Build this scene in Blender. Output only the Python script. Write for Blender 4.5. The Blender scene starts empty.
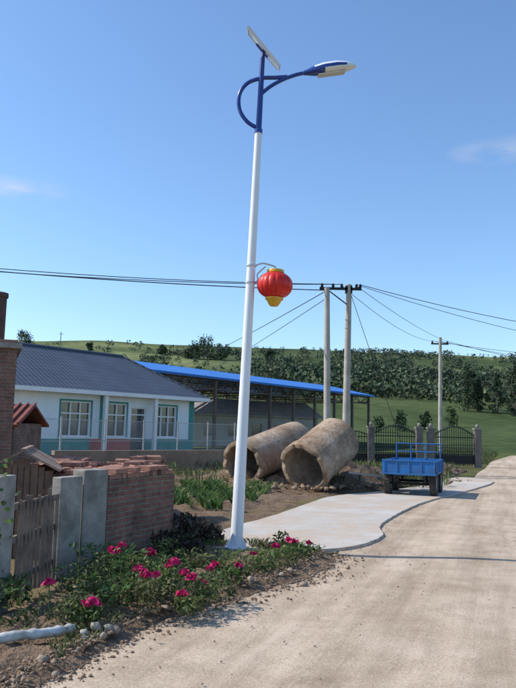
import bpy, math, random
import numpy as np
from mathutils import Vector, Matrix, noise
random.seed(7); rng=np.random.default_rng(7)
S=bpy.context.scene
COL=S.collection
rad=math.radians

# ------------------------------------------------------------------ materials
def nn(nt,t,**k):
    n=nt.nodes.new(t)
    for a,b in k.items(): setattr(n,a,b)
    return n
def base(name):
    m=bpy.data.materials.new(name); m.use_nodes=True
    nt=m.node_tree; b=nt.nodes['Principled BSDF']
    return m,nt,b
def ramp(nt,src,stops):
    r=nn(nt,'ShaderNodeValToRGB'); cr=r.color_ramp
    while len(cr.elements)<len(stops): cr.elements.new(0.5)
    for e,(p,c) in zip(cr.elements,stops):
        e.position=p; e.color=(*c,1)
    nt.links.new(src,r.inputs[0]); return r.outputs[0]
def noi(nt,scale,detail=6,rough=.6,coord='Object',dist=0,stretch=None,rot=0):
    tc=nn(nt,'ShaderNodeTexCoord'); src=tc.outputs[coord]
    if rot:
        mp=nn(nt,'ShaderNodeMapping'); mp.inputs['Rotation'].default_value=(0,0,rot)
        nt.links.new(src,mp.inputs[0]); src=mp.outputs[0]
    if stretch:
        mp=nn(nt,'ShaderNodeMapping'); mp.inputs['Scale'].default_value=stretch
        nt.links.new(src,mp.inputs[0]); src=mp.outputs[0]
    n=nn(nt,'ShaderNodeTexNoise'); n.inputs['Scale'].default_value=scale
    n.inputs['Detail'].default_value=detail; n.inputs['Roughness'].default_value=rough
    n.inputs['Distortion'].default_value=dist
    nt.links.new(src,n.inputs['Vector']); return n.outputs['Fac']
def mix(nt,fac,a,b,mode='MIX'):
    m=nn(nt,'ShaderNodeMix',data_type='RGBA',blend_type=mode)
    for s,i in ((fac,0),(a,6),(b,7)):
        if hasattr(s,'links'): nt.links.new(s,m.inputs[i])
        elif i==0: m.inputs[0].default_value=s
        else: m.inputs[i].default_value=(*s,1)
    return m.outputs[2]
def bump(nt,b,h,strength,dist=.02):
    bp=nn(nt,'ShaderNodeBump'); bp.inputs['Strength'].default_value=strength; bp.inputs['Distance'].default_value=dist
    nt.links.new(h,bp.inputs['Height']); nt.links.new(bp.outputs[0],b.inputs['Normal'])
def M(name,c1,c2=None,scale=6,rough=.7,metal=0,bmp=0,lo=.35,hi=.65,spec=.4,bd=.02,coat=0):
    m,nt,b=base(name)
    if c2 is None: c2=tuple(x*.82 for x in c1)
    f=noi(nt,scale)
    c=ramp(nt,f,[(lo,c1),(hi,c2)])
    f2=noi(nt,scale*9,4)
    c=mix(nt,.35,c,ramp(nt,f2,[(.3,(.35,.35,.35)),(.7,(.65,.65,.65))]),'OVERLAY')
    nt.links.new(c,b.inputs['Base Color'])
    b.inputs['Roughness'].default_value=rough; b.inputs['Metallic'].default_value=metal
    b.inputs['Specular IOR Level'].default_value=spec
    b.inputs['Coat Weight'].default_value=coat
    if bmp: bump(nt,b,f2,bmp,bd)
    return m
def MBrick(name,c1,c2,mortar,bw=.24,bh=.063,ms=.012):
    m,nt,b=base(name)
    uv=nn(nt,'ShaderNodeUVMap')
    t=nn(nt,'ShaderNodeTexBrick'); t.inputs['Scale'].default_value=1
    t.inputs['Brick Width'].default_value=bw; t.inputs['Row Height'].default_value=bh
    t.inputs['Mortar Size'].default_value=ms; t.inputs['Mortar Smooth'].default_value=.3
    t.inputs['Color1'].default_value=(*c1,1); t.inputs['Color2'].default_value=(*c2,1); t.inputs['Mortar'].default_value=(*mortar,1)
    nz=nn(nt,'ShaderNodeTexNoise'); nz.inputs['Scale'].default_value=2.5; nt.links.new(uv.outputs[0],nz.inputs['Vector'])
    vm=nn(nt,'ShaderNodeVectorMath',operation='MULTIPLY_ADD'); vm.inputs[1].default_value=(.04,.04,0)
    nt.links.new(nz.outputs['Color'],vm.inputs[0]); nt.links.new(uv.outputs[0],vm.inputs[2])
    nt.links.new(vm.outputs[0],t.inputs['Vector'])
    c=mix(nt,.85,t.outputs[0],ramp(nt,noi(nt,3,7,.7),[(.3,(.20,.20,.20)),(.7,(.76,.74,.70))]),'OVERLAY')
    c=mix(nt,.5,c,ramp(nt,noi(nt,40),[(.3,(.3,.3,.3)),(.7,(.7,.7,.7))]),'OVERLAY')
    nt.links.new(c,b.inputs['Base Color']); b.inputs['Roughness'].default_value=.9
    iv=nn(nt,'ShaderNodeMath',operation='SUBTRACT'); iv.inputs[0].default_value=1
    nt.links.new(t.outputs['Fac'],iv.inputs[1])
    bump(nt,b,iv.outputs[0],.8,.012)
    return m
def MLeaf(name,transl=.3,rough=.6):
    m,nt,b=base(name)
    a=nn(nt,'ShaderNodeAttribute',attribute_name='Col')
    nt.links.new(a.outputs['Color'],b.inputs['Base Color']); b.inputs['Roughness'].default_value=rough
    b.inputs['Specular IOR Level'].default_value=.25
    if transl>0:
        t=nn(nt,'ShaderNodeBsdfTranslucent'); nt.links.new(a.outputs['Color'],t.inputs[0])
        mx=nn(nt,'ShaderNodeMixShader'); mx.inputs[0].default_value=transl
        nt.links.new(b.outputs[0],mx.inputs[1]); nt.links.new(t.outputs[0],mx.inputs[2])
        nt.links.new(mx.outputs[0],nt.nodes['Material Output'].inputs[0])
    return m
LEAF=MLeaf('leaf_mat'); PETAL=MLeaf('petal_mat',.25,.7); FAR=MLeaf('far_foliage_mat',0,.9)
WHITE=M('white_paint',(.80,.81,.82),(.74,.75,.76),3,.35,lo=.4,hi=.8)
BLUE=M('blue_paint',(.015,.05,.27),(.012,.04,.22),3,.3,coat=.3)
STEEL=M('steel',(.25,.25,.26),None,8,.5,.6)
BLACK=M('black_iron',(.02,.02,.022),None,8,.5,.3)
RUBBER=M('rubber',(.03,.028,.026),(.07,.06,.05),12,.9)
CONC=M('concrete',(.36,.33,.29),(.18,.165,.14),3.5,.9,bmp=.5,bd=.01)
CONCP=M('pole_concrete',(.46,.42,.36),(.34,.31,.26),2,.9,bmp=.2,bd=.01)
BRICK=MBrick('old_brick',(.25,.11,.08),(.16,.075,.06),(.20,.17,.135))
BRICKO=M('loose_brick',(.38,.20,.14),(.22,.11,.08),7,.95,bmp=.5,bd=.01)
WOOD=M('weathered_wood',(.25,.185,.14),(.13,.095,.075),5,.9,bmp=.5,bd=.005)
SOIL=M('soil',(.27,.19,.125),(.15,.10,.068),2.2,1,bmp=1,bd=.06,spec=.1)
STONE=M('stone',(.36,.285,.21),(.23,.17,.125),3,.95,bmp=.5)

# ------------------------------------------------------------------ mesh builder
class MB:
    def __init__(s): s.v=[];s.f=[];s.mi=[]
    def add(s,v,f,mi=0,X=None):
        o=len(s.v)
        s.v+= [tuple(X@Vector(p)) if X else tuple(p) for p in v]
        s.f+= [tuple(i+o for i in q) for q in f]; s.mi+=[mi]*len(f)
        return s
    def box(s,x0,x1,y0,y1,z0,z1,mi=0,X=None):
        v=[(x,y,z) for x in (x0,x1) for y in (y0,y1) for z in (z0,z1)]
        f=[(0,1,3,2),(4,6,7,5),(0,4,5,1),(2,3,7,6),(0,2,6,4),(1,5,7,3)]
        return s.add(v,f,mi,X)
    def tube(s,pts,r,n=10,mi=0,X=None,caps=True):
        pts=[Vector(p) for p in pts]
        if not isinstance(r,(list,tuple)): r=[r]*len(pts)
        v=[];f=[]
        up=None
        for i,p in enumerate(pts):
            t=(pts[min(i+1,len(pts)-1)]-pts[max(i-1,0)]).normalized()
            if up is None: up=Vector((0,0,1)) if abs(t.z)<.9 else Vector((0,1,0))
            a=t.cross(up).normalized(); b=a.cross(t).normalized(); up=b
            for k in range(n):
                w=2*math.pi*k/n
                v.append(p+(a*math.cos(w)+b*math.sin(w))*r[i])
        for i in range(len(pts)-1):
            for k in range(n):
                f.append((i*n+k,i*n+(k+1)%n,(i+1)*n+(k+1)%n,(i+1)*n+k))
        if caps:
            f.append(tuple(range(n-1,-1,-1))); f.append(tuple(range((len(pts)-1)*n,len(pts)*n)))
        return s.add(v,f,mi,X)
    def lathe(s,prof,n=24,mi=0,X=None):
        v=[];f=[]
        for r,z in prof:
            for k in range(n):
                w=2*math.pi*k/n; v.append((r*math.cos(w),r*math.sin(w),z))
        for i in range(len(prof)-1):
            for k in range(n):
                f.append((i*n+k,i*n+(k+1)%n,(i+1)*n+(k+1)%n,(i+1)*n+k))
        return s.add(v,f,mi,X)
    def obj(s,name,mats,parent=None,smooth=False,bevel=0):
        me=bpy.data.meshes.new(name); me.from_pydata(s.v,[],s.f)
        if not isinstance(mats,(list,tuple)): mats=[mats]
        for m in mats: me.materials.append(m)
        me.polygons.foreach_set('material_index',s.mi)
        me.update()
        uvl=me.uv_layers.new(name='UVMap').data
        for p in me.polygons:
            n=p.normal
            if abs(n.z)>.75: h=Vector((1,0,0)); k=Vector((0,1,0))
            else: h=Vector((-n.y,n.x,0)).normalized(); k=Vector((0,0,1))
            for li in p.loop_indices:
                c=me.vertices[me.loops[li].vertex_index].co
                uvl[li].uv=(c.dot(h),c.dot(k))
        if smooth: me.shade_smooth()
        o=bpy.data.objects.new(name,me); COL.objects.link(o)
        if parent: o.parent=parent
        if bevel:
            b=o.modifiers.new('b','BEVEL'); b.width=bevel; b.segments=2; b.limit_method='ANGLE'
        if smooth:
            try:
                me.set_sharp_from_angle(angle=rad(40))
            except Exception: pass
        return o
def empty(name,loc=(0,0,0),rot=(0,0,0)):
    e=bpy.data.objects.new(name,None); e.location=loc; e.rotation_euler=rot; COL.objects.link(e)
    e.empty_display_size=.2; return e
def npmesh(name,V,F,C,mat,parent=None):
    me=bpy.data.meshes.new(name)
    n=F.shape[1]
    me.vertices.add(len(V)); me.vertices.foreach_set('co',V.astype(np.float32).ravel())
    me.loops.add(F.size); me.loops.foreach_set('vertex_index',F.astype(np.int32).ravel())
    me.polygons.add(len(F)); me.polygons.foreach_set('loop_start',np.arange(0,F.size,n,dtype=np.int32))
    me.update(calc_edges=True); me.validate()
    ca=me.color_attributes.new('Col','FLOAT_COLOR','POINT')
    ca.data.foreach_set('color',np.c_[C,np.ones(len(C))].astype(np.float32).ravel())
    me.materials.append(mat)
    o=bpy.data.objects.new(name,me); COL.objects.link(o)
    if parent: o.parent=parent
    return o
def leafquads(P,size,col,var=.35,flat=0.0,aspect=.55,fold=True):
    n=len(P); size=np.broadcast_to(np.asarray(size,float),(n,))*rng.uniform(.6,1.3,n)
    d=rng.normal(size=(n,3)); d[:,2]*=(1-flat); d/=np.linalg.norm(d,axis=1,keepdims=True)
    e=rng.normal(size=(n,3)); e-= (e*d).sum(1,keepdims=True)*d; 
    e[:,2]*=(1-flat); e/=np.linalg.norm(e,axis=1,keepdims=True)
    L=d*size[:,None]*.5; W=e*size[:,None]*.5*aspect
    V=np.stack([P-L,P+W,P+L,P-W],1).reshape(-1,3)
    F=np.arange(4*n).reshape(n,4)
    c=np.broadcast_to(np.asarray(col,float),(n,3))*rng.uniform(1-var,1+var,(n,1))*(1+rng.normal(0,.06,(n,3)))
    return V,F,np.repeat(np.clip(c,0,1),4,0)
def blades(P,h,w,col,lean=.35,var=.3):
    n=len(P); h=np.broadcast_to(np.asarray(h,float),(n,))*rng.uniform(.6,1.25,n)
    a=rng.uniform(0,2*np.pi,n); b=rng.uniform(0,2*np.pi,n)
    s=np.c_[np.cos(a),np.sin(a),0*a]*w*.5
    l=np.c_[np.cos(b),np.sin(b),0*b]*(h*lean*rng.uniform(.2,1.6,n))[:,None]
    mid=P+l*.4+np.c_[0*h,0*h,h*.6]; tip=P+l+np.c_[0*h,0*h,h*rng.uniform(.7,1,n)]
    V=np.stack([P-s,P+s,mid+s*.8,tip,mid-s*.8],1).reshape(-1,3)
    F=np.arange(5*n).reshape(n,5)
    c=np.broadcast_to(np.asarray(col,float),(n,3))*rng.uniform(1-var,1+var,(n,1))*(1+rng.normal(0,.06,(n,3)))
    return V,F,np.repeat(np.clip(c,0,1),5,0)
def cat(parts):
    o=0;Vs=[];Fs=[];Cs=[]
    for V,F,C in parts:
        Vs.append(V);Fs.append(F+o);Cs.append(C);o+=len(V)
    return np.concatenate(Vs),np.concatenate(Fs),np.concatenate(Cs)
def smoothpts(p,n=8,closed=False):
    p=[Vector(q) for q in p]; r=[]; N=len(p)
    for i in range(N if closed else N-1):
        if closed: p0,p1,p2,p3=p[(i-1)%N],p[i],p[(i+1)%N],p[(i+2)%N]
        else: p0=p[max(i-1,0)];p1=p[i];p2=p[i+1];p3=p[min(i+2,N-1)]
        for k in range(n):
            t=k/n; r.append(.5*((2*p1)+(-p0+p2)*t+(2*p0-5*p1+4*p2-p3)*t*t+(-p0+3*p1-3*p2+p3)*t**3))
    if not closed: r.append(p[-1])
    return r

# ------------------------------------------------------------------ terrain
def hz(x,y):
    d=y+.04*x
    z=0
    if d>60: z=49*(min((d-60)/345,1.0)**1.5)
    if d>405: z=49-(d-405)*.02
    if d>60:
        k=min(1,(d-60)/150)
        z+=k*(4*noise.noise(Vector((x/120,y/160,3)))+1.2*noise.noise(Vector((x/37,y/50,8))))
        z+= -4.2*k*min(1,max(0,x/130)) + 2*k*min(1,max(0,-x/130))
    return z
xs=np.unique(np.r_[np.linspace(-1400,-200,30),np.linspace(-200,200,101),np.linspace(200,1400,30)])
ys=np.unique(np.r_[np.linspace(-300,-10,10),np.linspace(-10,60,20),np.linspace(60,460,101),np.linspace(460,3000,24)])
nx,ny=len(xs),len(ys)
V=np.array([(x,y,hz(x,y)) for y in ys for x in xs])
F=np.array([(j*nx+i,j*nx+i+1,(j+1)*nx+i+1,(j+1)*nx+i) for j in range(ny-1) for i in range(nx-1)])
C=np.zeros((len(V),3))
for i,(x,y,z) in enumerate(V):
    nzv=noise.noise(Vector((x/60,y/35,1)))
    c=np.array((.09,.115,.045))
    if y<50: c=np.array((.12,.12,.06)) 
    if y<42 and x<3: c=np.array((.20,.15,.095))
    if 60<y<170:
        c=np.array((.072,.100,.045)) if x>10 else np.array((.095,.115,.05))
    if y>=165: c=np.array((.075,.10,.046)) if x>-25 else np.array((.125,.15,.07))
    if y>260 and x<=-25:
        c=np.array((.15,.175,.09)) if nzv>0 else np.array((.10,.13,.065))
    if y>250 and x>-25:
        c=np.array((.115,.14,.07)) if nzv>.1 else np.array((.08,.11,.055))
    C[i]=c*(1+.3*nzv)
m,nt,b=base('terrain_mat')
a=nn(nt,'ShaderNodeAttribute',attribute_name='Col')
c=mix(nt,.8,a.outputs['Color'],ramp(nt,noi(nt,.35,8,.7),[(.3,(.28,.26,.26)),(.7,(.70,.70,.63))]),'OVERLAY')
c=mix(nt,.5,c,ramp(nt,noi(nt,7,6,.7),[(.3,(.3,.3,.3)),(.7,(.68,.68,.66))]),'OVERLAY')
c=mix(nt,.8,c,ramp(nt,noi(nt,.05,8,.7,stretch=(1,.35,1)),[(.35,(.30,.33,.28)),(.65,(.66,.63,.56))]),'OVERLAY')
nt.links.new(c,b.inputs['Base Color']); b.inputs['Roughness'].default_value=1; b.inputs['Specular IOR Level'].default_value=.05
bump(nt,b,noi(nt,5,6,.7),.8,.08)
g=npmesh('ground',V,F,C,m); g.data.shade_smooth()

# ------------------------------------------------------------------ dirt road
m,nt,b=base('road_mat')
f1=noi(nt,.5,7,.6,dist=.6)
c=ramp(nt,f1,[(.28,(.38,.29,.21)),(.5,(.475,.38,.29)),(.72,(.55,.455,.36))])
f2=noi(nt,.9,8,.66,stretch=(2.6,.16,1),rot=rad(20))
c=mix(nt,.8,c,ramp(nt,f2,[(.34,(.35,.335,.31)),(.66,(.64,.64,.63))]),'OVERLAY')
f5=noi(nt,2.6,7,.65)
c=mix(nt,.4,c,ramp(nt,f5,[(.35,(.36,.34,.32)),(.62,(.62,.62,.62))]),'OVERLAY')
f3=noi(nt,60,5,.75)
c=mix(nt,.65,c,ramp(nt,f3,[(.33,(.25,.24,.22)),(.66,(.70,.70,.70))]),'OVERLAY')
vo=nn(nt,'ShaderNodeTexVoronoi'); vo.inputs['Scale'].default_value=28
tc=nn(nt,'ShaderNodeTexCoord'); nt.links.new(tc.outputs['Object'],vo.inputs['Vector'])
c=mix(nt,ramp(nt,vo.outputs['Distance'],[(.08,(.45,)*3),(.22,(0,0,0))]),c,(.30,.235,.17))
nt.links.new(c,b.inputs['Base Color']); b.inputs['Roughness'].default_value=.95; b.inputs['Specular IOR Level'].default_value=.2
ad=nn(nt,'ShaderNodeMath',operation='ADD'); nt.links.new(f3,ad.inputs[0])
mm=nn(nt,'ShaderNodeMath',operation='MULTIPLY'); nt.links.new(f2,mm.inputs[0]); mm.inputs[1].default_value=1.6; nt.links.new(mm.outputs[0],ad.inputs[1])
bump(nt,b,ad.outputs[0],.55,.014)
left=[(-2.3,-8),(-1.75,2.5),(-1.45,4.2),(-1.2,5),(-.85,5.9),(-.35,6.7),(.15,7.3),(.65,8.2),(1.1,9.3),(1.2,10),(1.6,11),(2.0,12.2),(3.2,15),(4.3,17.5),(5.2,19.5),(6.6,22.5),(8.0,26),(9.4,30),(11.0,34),(14.3,43),(21,58)]
ml=MB()
P=[];
for i,(x,y) in enumerate(left):
    w=5.2+ (.02*y)
    row=[x+ (0 if k==0 else w*k/10) for k in range(11)]
    P+=[(xx,y-(k/10)*.4*min(1,1),.012+.012*math.sin(k*1.3+y*.4) if 0<k<10 else .005) for k,xx in enumerate(row)]
F2=[(j*11+i,j*11+i+1,(j+1)*11+i+1,(j+1)*11+i) for j in range(len(left)-1) for i in range(10)]
ml.add(P,F2); ROAD=m
ml.obj('dirt_road',ROAD,smooth=True)

# concrete apron
m,nt,b=base('apron_mat')
c=ramp(nt,noi(nt,.8,7,.65),[(.3,(.42,.385,.34)),(.7,(.56,.53,.48))])
c=mix(nt,.6,c,ramp(nt,noi(nt,30,6,.7),[(.3,(.33,.32,.3)),(.7,(.64,.64,.64))]),'OVERLAY')
c=mix(nt,ramp(nt,noi(nt,.75,7,.7),[(.42,(0,0,0)),(.57,(.95,.95,.95))]),c,(.47,.375,.285))
nt.links.new(c,b.inputs['Base Color']); b.inputs['Roughness'].default_value=.85
bump(nt,b,noi(nt,30,6,.7),.35,.01)
ap=[(-.75,9.75),(.3,9.50),(1.05,9.65),(1.6,10.2),(2.0,11.1),(2.15,12.2),(2.9,14.2),(4.1,16.8),(6.2,20.4),(8.2,24.5),(7.4,26),(5.2,21.8),(3.4,19.2),(1.96,17.5),(1.2,15.6),(.35,13.2),(-.4,11.4)]
ap=[(p.x+.03*noise.noise(Vector((p.x*5,p.y*5,0))),p.y+.03*noise.noise(Vector((p.x*5,p.y*5,4)))) for p in smoothpts([(x,y,0) for x,y in ap],9,True)]
mb=MB(); n=len(ap)
mb.add([(x,y,.045) for x,y in ap]+[(x,y,-.05) for x,y in ap],[tuple(range(n))]+[(i,i+n,(i+1)%n+n,(i+1)%n) for i in range(n)])
mb.obj('concrete_apron',m)

def strip(name,inner,outer,h,mat,nu=14,sub=6,z0=-.02,amp=.05,fr=3,bumps=()):
    def dens(pl):
        r=[]
        for a_,b_ in zip(pl[:-1],pl[1:]):
            for k in range(sub): r.append((a_[0]+(b_[0]-a_[0])*k/sub,a_[1]+(b_[1]-a_[1])*k/sub))
        r.append(pl[-1]); return r
    A=dens(inner);B=dens(outer); v=[]
    for j,((ax,ay),(bx,by)) in enumerate(zip(A,B)):
        for i in range(nu+1):
            t=i/nu; x=ax+(bx-ax)*t; y=ay+(by-ay)*t
            e=max(0,math.sin(math.pi*min(1,max(0,t))))**.5
            en=min(1,j/3,(len(A)-1-j)/3)
            q=amp*(noise.noise(Vector((x*fr,y*fr,5)))+.5*noise.noise(Vector((x*fr*3,y*fr*3,9)))+.3*noise.noise(Vector((x*fr*7,y*fr*7,19))))
            for bx_,by_,bh,br in bumps: q+=bh*math.exp(-((x-bx_)**2+(y-by_)**2)/br**2)
            x+=.06*noise.noise(Vector((x*4,y*4,2)))*(1 if t>.9 else 0)*2
            v.append((x,y,z0+(h+q)*e*en))
    f=[(j*(nu+1)+i,j*(nu+1)+i+1,(j+1)*(nu+1)+i+1,(j+1)*(nu+1)+i) for j in range(len(A)-1) for i in range(nu)]
    m_=MB(); m_.add(v,f); return m_.obj(name,mat,smooth=True)
bedin=[(-2.6,3.0),(-2.4,4.4),(-2.15,6),(-1.95,7.5),(-1.65,8.1),(-1.15,9.4),(-.8,10.0)]
bedout=[(-1.5,3.0),(-1.25,4.5),(-.75,6),(.15,7.2),(.75,8.0),(1.15,9.2),(.6,9.85)]
strip('flower_bed',bedin,bedout,.10,SOIL,nu=36,sub=12,amp=.09,fr=4.5,bumps=((-.2,9.5,-.10,.3),))
strip('garden_soil',[(-9,9.5),(-7,14),(-5,19),(-3,24),(0,30)],[(-.9,10),(.15,13),(1.4,16.8),(3.2,20),(6.5,26)],.10,SOIL,nu=80,sub=20,amp=.15,fr=1.4)
strip('dirt_berm',[(-2.2,21.6),(0.6,24.0),(3.0,24.5),(5,27),(7.5,31)],[(-.2,18.0),(3.0,19.2),(4.8,21.8),(7.2,26.3),(9.5,31.5)],.24,SOIL,nu=60,sub=20,amp=.26,fr=1.9,bumps=((-.6,20.6,.25,.8),(1.0,22.2,.70,1.0),(2.5,20.7,.72,.9),(3.8,21.6,.35,.9)))

def stones(name,pts,smin,smax,mat):
    V=[];F=[]
    t=(1+5**.5)/2
    ico=np.array([(-1,t,0),(1,t,0),(-1,-t,0),(1,-t,0),(0,-1,t),(0,1,t),(0,-1,-t),(0,1,-t),(t,0,-1),(t,0,1),(-t,0,-1),(-t,0,1)])/1.9
    fa=np.array([(0,11,5),(0,5,1),(0,1,7),(0,7,10),(0,10,11),(1,5,9),(5,11,4),(11,10,2),(10,7,6),(7,1,8),(3,9,4),(3,4,2),(3,2,6),(3,6,8),(3,8,9),(4,9,5),(2,4,11),(6,2,10),(8,6,7),(9,8,1)])
    o=0
    for p in pts:
        s=smin*(smax/smin)**(random.random()**2.2)
        q=ico*(1+rng.normal(0,.22,(12,1)))*np.array([1,random.uniform(.6,1),random.uniform(.4,.75)])*s*.5
        a=random.random()*6.3; R=np.array([[math.cos(a),-math.sin(a),0],[math.sin(a),math.cos(a),0],[0,0,1]])
        V.append(q@R.T+np.array([p[0],p[1],p[2]+s*.08])); F.append(fa+o); o+=12
    V=np.concatenate(V);F=np.concatenate(F)
    return npmesh(name,V,F,np.ones((len(V),3))*.3,mat)
pts=[]
def interp(pl,t):
    t*=len(pl)-1; i=min(int(t),len(pl)-2); k=t-i
    return pl[i][0]+(pl[i+1][0]-pl[i][0])*k, pl[i][1]+(pl[i+1][1]-pl[i][1])*k
CLOD=M('soil_clods',(.31,.225,.155),(.19,.13,.09),3,1,bmp=.8,bd=.02,spec=.1)
for k in range(5200):
    t=random.random(); x,y=interp(bedout,t); xi,yi=interp(bedin,t)
    q=random.gauss(0,.10)+.10; 
    pts.append((x+(xi-x)*q,y+(yi-y)*q,.01+ (.06 if q>0.08 else 0)))
stones('soil_clods',pts,.010,.05,CLOD)
stones('rubble_stones',[p for p in random.sample(pts,150)],.03,.11,STONE)
pts=[]
for k in range(900):
    t=random.random()**.7; x,y=interp(left,.1+.75*t); pts.append((x+abs(random.gauss(0,.9)),y+random.gauss(0,.3),.015))
for k in range(1600):
    y=random.uniform(3.8,16); pts.append((random.uniform(-1,7),y,.018))
for k in range(900):
    i=random.randrange(int(len(ap)*.05),int(len(ap)*.5)); pts.append((ap[i][0]+random.gauss(0,.09),ap[i][1]+random.gauss(0,.09),.03))
stones('road_gravel',[p for p in pts if p[0]>-.1+.4*(p[1]-7.2) or p[1]<6 and p[0]>-.8],.006,.024,STONE)
pts=[(random.uniform(-.6,4.6)+random.uniform(0,2.5)*(k%2),0,0) for k in range(900)]
pts=[(x,19.1+max(0,(x-2))*.85+random.gauss(0,.5),.15) for x,_,_ in pts]
stones('berm_clods',pts,.04,.26,CLOD)

# ------------------------------------------------------------------ brick wall + posts + gate
def seg(mb,a,b_,th,z0,z1,mi=0,off=0):
    a=Vector((*a,0)); b_=Vector((*b_,0)); d=(b_-a); L=d.length; ang=math.atan2(d.y,d.x)
    X=Matrix.Translation(a)@Matrix.Rotation(ang,4,'Z')
    mb.box(0,L,off,off+th,z0,z1,mi,X); return X,L
w=empty('brick_wall')
mb=MB(); seg(mb,(-1.66,8.08),(-1.07,9.5),.24,-.1,1.0)
seg(mb,(-1.30,9.62),(-3.9,13.2),.24,-.1,.97)
mb.obj('wall_body',BRICK,w,bevel=.006)
mb=MB()
def brick(mb,x,y,z,a,t=0):
    X=Matrix.Translation((x,y,z))@Matrix.Rotation(a,4,'Z')@Matrix.Rotation(t,4,'X')
    mb.box(-.12,.12,-.057,.057,-.027,.027,0,X)
ang=math.atan2(1.42,.59)
L=1.54
for r in range(2):
    k=0
    while k*.125<L:
        if random.random()<(.93 if r==0 else .4):
            t=(k+.5)*.125/L
            x=-1.66+.59*t-.11*math.sin(ang)+random.gauss(0,.012); y=8.08+1.42*t+.11*math.cos(ang)
            brick(mb,x,y,1.03+.058*r,ang+math.pi/2+random.gauss(0,.09))
        k+=1
mb.obj('coping_bricks',BRICKO,w)
st=empty('brick_stack'); mb=MB()
poly=[(-2.1,8.4),(-1.45,9.75),(-1.75,12.9),(-3.9,13.2),(-3.1,9.4)]
def inpoly(x,y,pl):
    c_=False;j=len(pl)-1
    for i in range(len(pl)):
        xi,yi=pl[i];xj,yj=pl[j]
        if (yi>y)!=(yj>y) and x<(xj-xi)*(y-yi)/(yj-yi)+xi: c_=not c_
        j=i
    return c_
yy=8.4
while yy<13.2:
    xx=-4
    while xx<-1.3:
        if inpoly(xx,yy,poly):
            top=1.0+.22*noise.noise(Vector((xx*1.3,yy*.9,0)))
            lv=int(top/.058)
            for l in range(max(lv-4,0),lv+1):
                if l<lv-1 or random.random()<.65:
                    messy= l>=lv-1 and random.random()<.5
                    brick(mb,xx+random.gauss(0,.02),yy+random.gauss(0,.015),.03+l*.058,random.gauss(0,.06)+(random.uniform(-1.4,1.4) if messy else 0),random.gauss(0,.25) if messy else 0)
        xx+=.25
    yy+=.122
mb.obj('bricks',BRICKO,st)
mb=MB()
pp=[(-2.12+.0,8.5),(-1.5,9.75),(-1.8,12.85),(-3.8,13.1),(-3.05,9.45)]
mb.add([(x,y,0) for x,y in pp]+[(x,y,.70) for x,y in pp],[tuple(range(5,10))]+[(i,(i+1)%5,(i+1)%5+5,i+5) for i in range(5)])
mb.obj('stack_core',BRICK,st)

gt=empty('yard_gate')
mb=MB()
seg(mb,(-2.02,7.45),(-1.87,7.75),.13,-.1,1.06); seg(mb,(-1.86,7.78),(-1.66,8.06),.2,-.1,1.12)
seg(mb,(-2.14,6.02),(-2.1,6.28),.2,-.1,1.16)
mb.obj('concrete_posts',CONC,gt,bevel=.012)
mb=MB()
a=Vector((-2.12,6.34,0)); bb=Vector((-2.0,7.4,0)); d=bb-a; L=d.length
X=Matrix.Translation(a)@Matrix.Rotation(math.atan2(d.y,d.x),4,'Z')
k=0.02
while k<L-.06:
    wv=random.uniform(.03,.06); h=random.uniform(.84,1.0)
    if random.random()<.93: mb.box(k,k+wv,.0,.018,.06,h,0,X@Matrix.Rotation(random.gauss(0,.02),4,'Y'))
    k+=wv+random.uniform(.02,.05)
for z in (.2,.55,.84): mb.box(0,L,.02,.055,z,z+.06,0,X)
mb.obj('wooden_slats',WOOD,gt)

cp=empty('wooden_hut',(-2.86,8.75,0),(0,0,rad(14)))
HUTW=M('hut_wood',(.22,.14,.10),(.12,.08,.06),4,.9,bmp=.6,bd=.008)
mb=MB(); k=-.38
while k<.37:
    wv=random.uniform(.06,.1); zt=1.20-abs(k+wv/2)*.52
    mb.box(k,min(k+wv,.38),random.uniform(0,.008),.03,0,zt); k+=wv+.008
for s in (-1,1):
    q=.05
    while q<1.3:
        wv=random.uniform(.08,.12); mb.box(s*.38-.012,s*.38+.012,q,q+wv,0,.99+random.uniform(-.02,0)); q+=wv+.01
mb.box(-.37,.37,1.36,1.38,0,1.0)
mb.obj('hut_walls',HUTW,cp)
mb=MB()
for s in (-1,1):
    q=-.12
    while q<1.5:
        wv=random.uniform(.09,.14)
        X=Matrix.Translation((0,q,1.275+random.uniform(0,.012)))@Matrix.Rotation(s*rad(28),4,'Y')
        L_=random.uniform(.48,.53)
        if s>0: mb.box(0.004,L_,0,wv,-.012,.012,0,X)
        else: mb.box(-L_,-.004,0,wv,-.012,.012,0,X)
        q+=wv+random.uniform(.003,.02)
mb.box(-.03,.03,-.13,1.5,1.27,1.31)
mb.obj('hut_roof_boards',M('hut_roof_wood',(.34,.23,.17),(.20,.14,.105),4,.9,bmp=.6,bd=.008),cp)

ob=empty('brick_outbuilding',(-4.42,12.8,0),(0,0,rad(21)))
mb=MB(); mb.box(-3.2,0,0,3.7,0,2.98); mb.obj('outbuilding_walls',BRICK,ob)
mb=MB(); mb.box(-3.3,.08,-.08,3.8,2.98,3.08); mb.obj('roof_slab',CONC,ob,bevel=.01)
mb=MB()
for k in range(14): brick(mb,-.12-k*.245,.0,3.11,random.gauss(0,.05))
for k in range(14): brick(mb,-.06,.15+k*.25,3.11,math.pi/2+random.gauss(0,.05))
mb.obj('parapet_bricks',BRICKO,ob)
mb=MB(); cx_,cy_=-.42,.42
mb.tube([(cx_,cy_,3.08),(cx_,cy_,4.02)],.19,20); mb.lathe([(.2,3.98),(.215,3.98),(.215,4.06),(.19,4.06),(.16,4.06),(.16,3.6)],20,0,Matrix.Translation((cx_,cy_,0)))
mb.obj('chimney_pipe',M('sooty_clay',(.13,.08,.06),(.06,.04,.03),4,.8),ob,smooth=True)
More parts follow.
